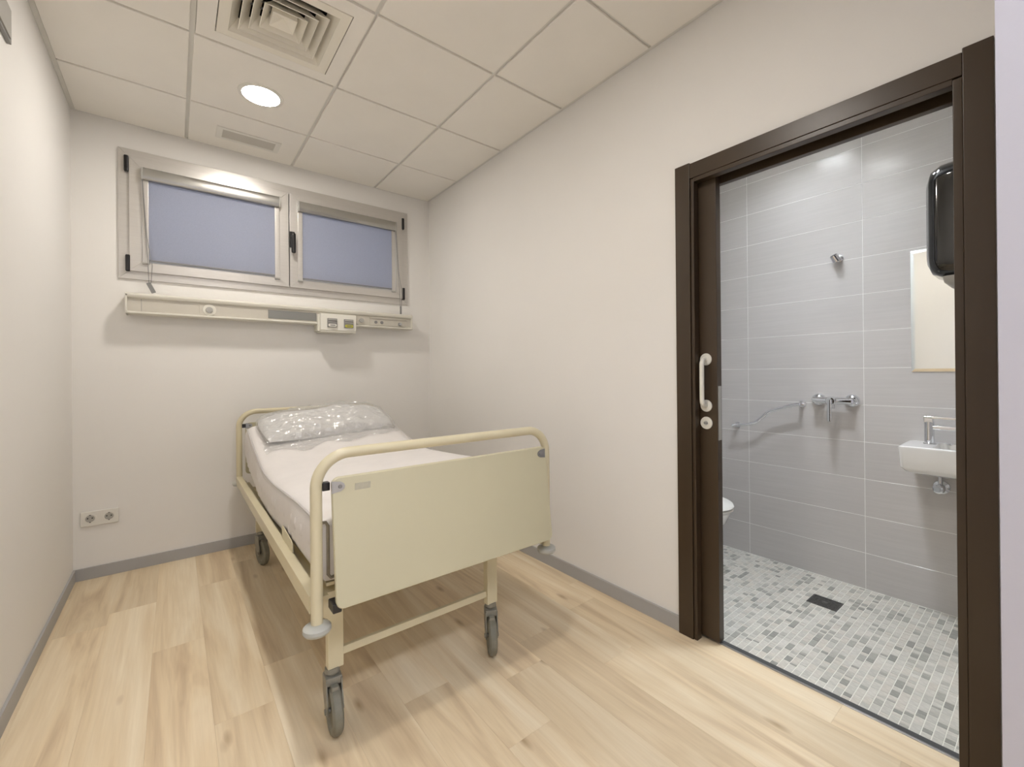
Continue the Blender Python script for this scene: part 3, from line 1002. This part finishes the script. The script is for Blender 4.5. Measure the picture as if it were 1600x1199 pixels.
# side rails, cross members, legs
for s, x in ((-1, .768), (1, 1.666)):
    obj('side_rail', B().box(x - .0165, x + .0165, YFOOT + .01, YHEAD - .01, .462, .515, bev=.003), 'bed_paint', bed)
    xi = x - s * .05
    obj('rail_flange', B().box(min(x - s * .0165, xi), max(x - s * .0165, xi), YFOOT + .06, YHEAD - .06, .474, .480), 'bed_paint', bed)
    obj('rail_end_plate', B().prism([(YFOOT + .012, .44), (YFOOT + .012, .56), (YFOOT + .035, .58), (YFOOT + .06, .56), (YFOOT + .07, .44)], 'x', x - s * .0165 - .003, x - s * .0165 + .003), 'bed_paint', bed)
for y in (-2.035, -.40):
    obj('cross_beam', B().box(.785, 1.649, y - .02, y + .02, .425, .474, bev=.003), 'bed_paint', bed)
obj('gusset', B().prism([(.787, .474), (.787, .44), (.80, .405), (.83, .388), (.86, .388), (.86, .474)], 'y', -2.062, -2.056), 'bed_paint', bed)
LEGX = (.858, 1.480)
for x in LEGX:
    for y in (-2.000, -.40):
        obj('leg', B().box(x - .025, x + .025, y - .016, y + .016, .196, .428, bev=.004), 'bed_paint', bed)
for y in (-2.000, -.40):
    obj('stretcher', B().box(LEGX[0] + .025, LEGX[1] - .025, y - .008, y + .008, .228, .254, bev=.002), 'bed_paint', bed)
for x in LEGX:
    obj('lower_rail', B().box(x - .012, x + .012, -1.984, -.416, .385, .415, bev=.002), 'bed_paint', bed)


def caster(x, y, yaw, trail=.028):
    """Swivel caster under a leg; yaw turns it about its stem."""
    M = Matrix.Translation((x, y, 0)) @ Matrix.Rotation(yaw, 4, 'Z')
    b = B()
    b.lathe([(0, .199), (.022, .199), (.024, .186), (.020, .178), (0, .178)], (0, 0, 0), (0, 0, 1), 24)
    b.box(-.026, .026, -.030, .026, .150, .178, bev=.006)
    for s in (-1, 1):
        pts = [(-.034, .172), (.024, .172), (.020, .12), (-trail + .016, .068), (-trail, .058), (-trail - .016, .068), (-trail - .022, .10), (-.036, .14)]
        xa, xb = sorted((s * .0205, s * .0255))
        b.prism(pts, 'x', xa, xb, bev=.0012)
    b.cyl((-.029, -trail, .076), (.029, -trail, .076), .009, n=14)
    bmesh.ops.transform(b.bm, matrix=M, verts=b.bm.verts)
    c = obj('caster', b, 'caster_metal', bed)
    w = B().lathe([(0, -.010), (.045, -.010), (.052, -.0165), (.066, -.0165), (.074, -.010), (.0755, 0), (.074, .010), (.066, .0165), (.052, .0165), (.045, .010), (0, .010)], (0, -trail, .0755), (1, 0, 0), 40)
    bmesh.ops.transform(w.bm, matrix=M, verts=w.bm.verts)
    obj('wheel', w, 'caster_rubber', c, label='grey rubber wheel')
    lv = B().box(-.012, .012, -.052, -.028, .140, .158, bev=.004)
    bmesh.ops.transform(lv.bm, matrix=M, verts=lv.bm.verts)
    obj('brake_lever', lv, 'caster_metal', c)


caster(LEGX[0] - .008, -2.0, math.radians(-4))
caster(LEGX[1], -2.0, math.radians(-27))
caster(LEGX[0], -.40, math.radians(12))
caster(LEGX[1], -.40, math.radians(-18))

# mattress deck follows the raised back section
Bot = catmull([(-.25, .630), (-.45, .572), (-.71, .515), (-.95, .486), (-1.20, .480), (-1.46, .494), (-1.74, .512), (-2.075, .515)], 7)
Top = catmull([(-.375, .832), (-.545, .785), (-.72, .737), (-.98, .680), (-1.25, .670), (-1.55, .685), (-1.82, .700), (-2.085, .702)], 7)
N = len(Bot)
b = B()
ring = []
for i in range(0, N):
    p = Bot[i]
    ring.append([Vector((.815, p[0], p[1] - .014)), Vector((1.61, p[0], p[1] - .014)), Vector((1.61, p[0], p[1] - .004)), Vector((.815, p[0], p[1] - .004))])
obj('mattress_deck', B().rings(ring), 'bed_paint', bed)
for x in (.84, 1.585):
    obj('deck_strut', B().tube([(x, -.60, .470), (x, -.34, .59)], .010), 'bed_paint', bed)
# bent retainer rod at the foot, retainer tab on the side rail
obj('retainer_rod', B().tube([(.840, -2.11, .545), (.820, -2.11, .540), (.812, -2.11, .552), (.812, -2.11, .70), (.806, -2.11, .712), (.780, -2.11, .714)], .005, 10), 'rod_metal', bed)
obj('retainer_tab', B().prism([(-1.575, .505), (-1.555, .552), (-1.565, .562), (-1.60, .562), (-1.735, .552), (-1.755, .543), (-1.76, .505)], 'x', .7795, .7835, bev=.0015), 'bed_paint', bed)

# ------------------------------------------------------------------ mattress
mt = thing('mattress', 'white quilted mattress sagging on the cream bed frame', 'mattress', (1.21, -1.2, .48))
MX_L, MX_R = .790, 1.632


def lift(u):
    """Extra height of the top across the width: the near side is pressed down."""
    s = min(1, max(0, u))
    return .050 * (s * s * (3 - 2 * s)) * .9 + .018 * math.sin(PI * s) ** .6


def section(i):
    bo, to = Bot[i], Top[i]
    f = i / (N - 1)
    pinch = 1.0
    wob = .004 * math.sin(i * .55)
    pts = []

    def P(x, s, dz=0.0):
        # s: 0 at the bottom seam, 1 at the top seam
        pts.append(Vector((x, bo[0] + (to[0] - bo[0]) * s, bo[1] + (to[1] - bo[1]) * s + dz)))
    P(MX_L + .06, 0)
    P(MX_L + .022, .015)
    P(MX_L + .006, .12)
    P(MX_L - .004 + wob * .5, .35)
    P(MX_L - .005 + wob, .62)
    P(MX_L - .001, .86)
    P(MX_L + .006, .985)
    K = 16
    for k in range(1, K):
        u = k / K
        x = MX_L + .006 + (MX_R - MX_L - .012) * (u ** 1.25 if u < .5 else u ** (1.25 - (u - .5) * .5))
        uu = (x - MX_L) / (MX_R - MX_L)
        q = .0025 * noise.noise(Vector((x * 7, to[0] * 6, 3.1)))
        edge = min(1, uu * 9, (1 - uu) * 12)
        P(x, 1.0, .012 * edge + lift(uu) + q)
    P(MX_R - .006, .985, lift(1))
    P(MX_R, .85, lift(1))
    P(MX_R + .004, .5, lift(1) * .6)
    P(MX_R - .004, .1)
    P(MX_R - .03, 0)
    return pts


secs = [section(i) for i in range(N)]


def shrink(sec, k, dy):
    c = sum(sec, Vector()) / len(sec)
    return [Vector((c.x + (p.x - c.x) * (1 - k * .10), p.y + dy, c.z + (p.z - c.z) * (1 - k))) for p in sec]


allsec = [shrink(secs[0], .5, .014), shrink(secs[0], .16, .010)] + secs + [shrink(secs[-1], .16, -.010), shrink(secs[-1], .5, -.014)]
mb = obj('mattress_body', B().rings(allsec), 'mattress_cloth', mt, angle=60)
for idx, dx in ((6, -.0015), (-5, .0015)):
    path = [s[idx] + Vector((dx, 0, .0015)) for s in secs]
    obj('piping', B().tube(path, .0042, 8), 'piping_shaded', mt)
# quilted tufts along the near side
b = B()
for i in range(6, N - 3, 2):
    for s in (.35, .62):
        p = secs[i][3] * (1 if s < .5 else 0) + secs[i][4] * (0 if s < .5 else 1)
        b.lathe([(.0, -.006), (.028, -.006), (.020, -.0006), (.0, .0008)], p + Vector((.0005, .03 if s < .5 else 0, 0)), (-1, 0, .06), 12)
obj('quilting', b, 'mattress_cloth', mt, angle=60)['kind'] = 'stuff'

# ------------------------------------------------------------------ wrapped pillow
pt = thing('wrapped_pillow', 'white pillow in a clear crumpled plastic bag on the mattress', 'pillow', (1.22, -.52, .78))
ang = math.radians(15)
PM = Matrix.Translation((1.222, -.535, .842)) @ Matrix.Rotation(math.radians(-1.5), 4, 'Y') @ Matrix.Rotation(ang, 4, 'X') @ Matrix.Rotation(math.radians(1), 4, 'Z')


def cushion(hx, hy, hz, n, m, seed, amp, freq, infl=0.0, zmin=None, ridge=False):
    t = bmesh.new()
    grids = []
    for side in (1, -1):
        g = []
        for i in range(n + 1):
            row = []
            for j in range(m + 1):
                u, v = -1 + 2 * i / n, -1 + 2 * j / m
                e = (max(0, 1 - abs(u) ** 3.0) ** .40) * (max(0, 1 - abs(v) ** 2.6) ** .42)
                px = u * hx * (1 - .05 * abs(v) ** 3)
                py = v * hy * (1 - .07 * abs(u) ** 3)
                pz = side * ((hz if side > 0 else hz * .35) * e + infl * (1 if e > .02 else 0))
                q = Vector((px * freq, py * freq, seed + side * 2.0))
                d = noise.noise(q) * amp + noise.noise(q * 2.7) * amp * .45
                if ridge:
                    d = amp * (.55 - 1.5 * abs(noise.noise(q * .8 + Vector((u * 2, 0, 0))))) + amp * .6 * (.4 - abs(noise.noise(q * 1.9)))
                k = min(1, e * 2.0)
                pz += d * k * (1 if side > 0 else .2)
                if side > 0:
                    pz += (.012 * math.sin(u * 2.4 + .9) - .010 * math.exp(-((u + .05) / .16) ** 2)) * k
                py += noise.noise(q + Vector((9, 1, 4))) * amp * .6
                px += noise.noise(q + Vector((2, 7, 5))) * amp * .6
                if zmin is not None:
                    pz = max(pz, zmin)
                row.append(t.verts.new((px, py, pz)))
            g.append(row)
        grids.append(g)
    for s, g in enumerate(grids):
        for i in range(n):
            for j in range(m):
                f = (g[i][j], g[i + 1][j], g[i + 1][j + 1], g[i][j + 1])
                t.faces.new(f if s == 0 else f[::-1])
    bmesh.ops.remove_doubles(t, verts=t.verts, dist=.0022)
    bmesh.ops.transform(t, matrix=PM, verts=t.verts)
    return t


obj('pillow', cushion(.378, .196, .080, 44, 26, 1.0, .012, 6), 'pillow_cloth', pt, angle=80)
bag = obj('plastic_bag', cushion(.388, .205, .084, 110, 60, 5.0, .018, 12, infl=.008, ridge=True), 'clear_film', pt, angle=22, label='clear crumpled plastic bag')
# loose flat length of the bag in front of the pillow
t_ = bmesh.new()
n, m = 52, 14


def top_z(x, y):
    # height of the mattress top under (x, y)
    ys = [p[0] for p in Top]
    z = interp([(p[0], p[1]) for p in Top], y)
    uu = (x - MX_L) / (MX_R - MX_L)
    return z + .012 * min(1, uu * 9, (1 - uu) * 12) + lift(uu)


g = []
for i in range(n + 1):
    row = []
    for j in range(m + 1):
        x = .835 + .765 * i / n
        v = j / m
        y = -.69 - v * (.13 + .07 * noise.noise(Vector((i * .11, 4.2, 1.0))) + .02 * noise.noise(Vector((i * .4, 1.2, 3.0))))
        x += .01 * noise.noise(Vector((v * 3, i * .4, 0)))
        z = top_z(min(max(x, .82), 1.6), y) + .004 + .012 * abs(noise.noise(Vector((x * 14, y * 22, 2.0)))) + .004 * (1 - v)
        row.append(t_.verts.new((x, y, z)))
    g.append(row)
for i in range(n):
    for j in range(m):
        t_.faces.new((g[i][j], g[i][j + 1], g[i + 1][j + 1], g[i + 1][j]))
obj('bag_flap', t_, 'clear_film', bag, angle=25)

# ------------------------------------------------------------------ bathroom fittings
t = thing('shower_mixer', 'chrome shower mixer with a hanging lever on the tiled wall', 'tap', (XB, -2.728, .99))
for y in (-2.652, -2.808):
    obj('escutcheon', B().lathe([(0, 0), (.035, 0), (.034, .010), (.027, .020), (.018, .024), (.016, .052), (0, .052)], (XB, y, .995), (-1, 0, 0), 32), 'chrome', t)
obj('mixer_body', B().tube([(XB - .052, -2.640, .995), (XB - .052, -2.66, .995), (XB - .052, -2.80, .995), (XB - .052, -2.82, .995)], .019, 20)
    .lathe([(0, 0), (.024, 0), (.024, .040), (.020, .046), (0, .047)], (XB - .052, -2.732, .995), (-1, 0, 0), 28), 'chrome', t)
obj('lever', B().box(XB - .112, XB - .098, -2.742, -2.722, .885, 1.005, bev=.004), 'chrome', t)
obj('hose_outlet', B().cyl((XB - .052, -2.732, .98), (XB - .052, -2.732, .952), .010), 'chrome', t)

t = thing('grab_rail', 'thin bent chrome rail on the tiled wall beside the shower mixer', 'rail', (XB, -2.37, .88))
xr = XB - .060
path = catmull([(xr, -2.188, .812), (xr, -2.25, .822), (xr, -2.318, .838), (xr, -2.36, .868), (xr, -2.405, .912), (xr, -2.46, .934), (xr, -2.52, .955), (xr, -2.572, .968)], 4)
obj('bar', B().tube(path, .0095, 14), 'chrome', t)
for y, z in ((-2.192, .812), (-2.568, .967)):
    obj('post', B().cyl((XB, y, z), (xr - .004, y, z), .0095).lathe([(0, 0), (.020, 0), (.019, .004), (0, .005)], (XB, y, z), (-1, 0, 0), 20), 'chrome', t)

t = thing('shower_holder', 'small chrome shower head holder on the tiled wall above the mixer', 'holder', (XB, -2.755, 1.772))
obj('wall_plate', B().lathe([(0, 0), (.019, 0), (.018, .006), (.013, .008), (.013, .030), (0, .030)], (XB, -2.757, 1.773), (-1, 0, 0), 24), 'chrome', t)
obj('fork', B().lathe([(.0195, 0), (.0215, .001), (.0200, .036), (.0165, .036), (.0165, .002)], (XB - .026, -2.752, 1.758), (-.45, .35, .82), 20, closed=True), 'chrome', t)
obj('liner', B().lathe([(0, 0), (.0165, 0), (.0165, .028), (0, .028)], (XB - .026, -2.752, 1.760), (-.45, .35, .82), 18), 'black_plastic', t)

t = thing('mirror', 'tall frameless mirror on the bathroom wall above the washbasin', 'mirror', (XB, -3.25, 1.15))
obj('glass', B().prism([(-3.470, 1.165), (-3.066, 1.165), (-3.066, 1.733), (-3.470, 1.733)], 'x', XB - .006, XB - .001), 'mirror_glass', t, smooth=False)
R0 = [(-3.484, 1.151), (-3.052, 1.151), (-3.052, 1.747), (-3.484, 1.747)]
R1 = [(-3.470, 1.165), (-3.066, 1.165), (-3.066, 1.733), (-3.470, 1.733)]
b = B()
b.rings([[Vector((XB - .0005, *p)) for p in R0], [Vector((XB - .0035, *p)) for p in R0], [Vector((XB - .006, *p)) for p in R1]], cap=False)
obj('bevelled_edge', b, 'mirror_glass', t, smooth=False)

t = thing('washbasin', 'small rectangular white ceramic washbasin on the bathroom wall', 'basin', (XB, -3.26, .70))
bx0, bx1, by0, by1, bz0, bz1 = 3.035, XB - .001, -3.488, -3.040, .694, .812


def bring(ins, z, r):
    return [Vector((x, y, z)) for x, y in rrect(bx0 + ins, bx1 - (ins if ins > .03 else 0), by0 + ins * (1 if ins > .03 else .3), by1 - ins, r)]


b = B().rings([bring(.055, bz0 - .012, .03), bring(.022, bz0, .025), bring(.007, bz0 + .02, .018), bring(.002, bz1 - .010, .016), bring(.003, bz1 - .003, .015), bring(.007, bz1, .013)], cap=False)
inner = [Vector((x, y, bz1)) for x, y in rrect(bx0 + .022, bx1 - .030, by0 + .02, by1 - .115, .03)]
low = [Vector((x, y, bz1 - .075)) for x, y in rrect(bx0 + .045, bx1 - .050, by0 + .05, by1 - .145, .03)]
b.rings([bring(.007, bz1, .013), inner, low], cap=False)
tb = bmesh.new()
tb.faces.new([tb.verts.new(p) for p in low])
tb.faces.new([tb.verts.new(p) for p in bring(.055, bz0 - .012, .03)][::-1])
b._merge(tb)
bmesh.ops.remove_doubles(b.bm, verts=b.bm.verts, dist=.0003)
bmesh.ops.recalc_face_normals(b.bm, faces=b.bm.faces)
obj('bowl', b, 'ceramic', t, angle=40)
obj('waste', B().lathe([(0, 0), (.022, 0), (.020, .003), (0, .003)], (3.15, -3.30, bz1 - .075), (0, 0, 1), 20), 'chrome', t)
obj('overflow', B().lathe([(0, 0), (.012, 0), (.012, .003), (0, .003)], (3.258, -3.19, bz1 - .001), (0, 0, 1), 16), 'chrome', t)
obj('waste_pipe', B().cyl((3.15, -3.30, bz0 - .010), (3.15, -3.30, .52), .016).cyl((3.15, -3.30, .535), (XB, -3.30, .535), .016), 'chrome', t)

t = thing('basin_tap', 'chrome single lever tap standing on the washbasin', 'tap', (3.205, -3.125, .812))
ty, tx = -3.127, 3.205
obj('body', B().lathe([(.024, 0), (.022, .006), (.0185, .008), (.0185, .105), (0, .106)], (tx, ty, bz1 - .001), (0, 0, 1), 24), 'chrome', t)
obj('spout', B().box(tx - .013, tx + .013, ty - .135, ty - .010, bz1 + .068, bz1 + .088, bev=.006, seg=3), 'chrome', t)
obj('lever', B().box(tx - .016, tx + .016, ty - .110, ty + .018, bz1 + .118, bz1 + .130, bev=.004).box(tx - .016, tx + .016, ty - .016, ty + .018, bz1 + .100, bz1 + .128, bev=.004), 'chrome', t)

t = thing('angle_valve', 'small brass coloured chrome angle valve on the wall below the washbasin', 'valve', (XB, -3.155, .598))
obj('rosette', B().lathe([(0, 0), (.032, 0), (.030, .008), (.016, .014), (.014, .050), (0, .050)], (XB, -3.157, .60), (-1, 0, 0), 24), 'chrome', t)
obj('knob', B().lathe([(0, 0), (.021, 0), (.021, .020), (.014, .024), (0, .024)], (XB - .050, -3.157, .60), (-1, .25, 0), 10), 'chrome', t, angle=20)
obj('outlet', B().cyl((XB - .035, -3.157, .60), (XB - .035, -3.157, .672), .008), 'chrome', t)

t = thing('wall_dispenser', 'black glossy rounded dispenser on the bathroom wall beside the door', 'dispenser', (2.60, BY0, 1.44))
rings_ = []
for ins, y in ((.012, BY0 + .001), (.0, BY0 + .02), (.0, BY0 + .19), (.004, BY0 + .235), (.018, BY0 + .262), (.05, BY0 + .276)):
    rings_.append([Vector((x, y, z)) for x, z in rrect(2.475 + ins, 2.725 - ins, 1.478 + ins, 1.875 - ins, max(.055 - ins * .4, .02), 6)])
obj('shell', B().rings(rings_), 'black_gloss', t, angle=50)
rings_ = []
for ins, z in ((.0, 1.482), (.004, 1.462), (.025, 1.445), (.05, 1.440)):
    rings_.append([Vector((x, y, z)) for x, y in rrect(2.50 + ins, 2.70 - ins, BY0 + .01, BY0 + .235 - ins, .02, 5)])
obj('outlet', B().rings(rings_), 'light_grey_plastic', t, angle=50, label='grey outlet at its lower end')

t = thing('toilet', 'white wall hung toilet with its lid down beside the bathroom door', 'toilet', (2.80, BY1, .12))


def oval(hw, y0, y1, z, n=36):
    """Plan of the bowl: rounded front at y0, squarer back at y1."""
    cyy, hl = (y0 + y1) / 2, (y1 - y0) / 2
    out = []
    for k in range(n):
        a = 2 * PI * k / n
        c, s = math.cos(a), math.sin(a)
        e = 1.0 if s < 0 else .55
        out.append(Vector((2.80 + hw * (abs(c) ** (1 if s < 0 else .6)) * (1 if c > 0 else -1), cyy + hl * (abs(s) ** e) * (1 if s > 0 else -1), z)))
    return out


obj('bowl', B().rings([oval(.10, -2.10, BY1, .13), oval(.125, -2.19, BY1, .17), oval(.150, -2.28, BY1, .24), oval(.170, -2.345, BY1, .32), oval(.177, -2.368, BY1, .375), oval(.175, -2.366, BY1, .382)]), 'ceramic', t, angle=60)
obj('seat', B().rings([oval(.176, -2.374, -1.90, .386), oval(.181, -2.381, -1.90, .390), oval(.181, -2.381, -1.90, .398), oval(.178, -2.376, -1.90, .402)]), 'white_plastic', t, angle=40)
obj('lid', B().rings([oval(.178, -2.378, -1.895, .4035), oval(.183, -2.384, -1.895, .408), oval(.181, -2.380, -1.895, .418), oval(.150, -2.33, -1.93, .426), oval(.06, -2.18, -2.02, .429)]), 'white_plastic', t, angle=60)
for x in (2.74, 2.86):
    obj('lid_hinge', B().cyl((x - .02, -1.885, .405), (x + .02, -1.885, .405), .010), 'steel', t)
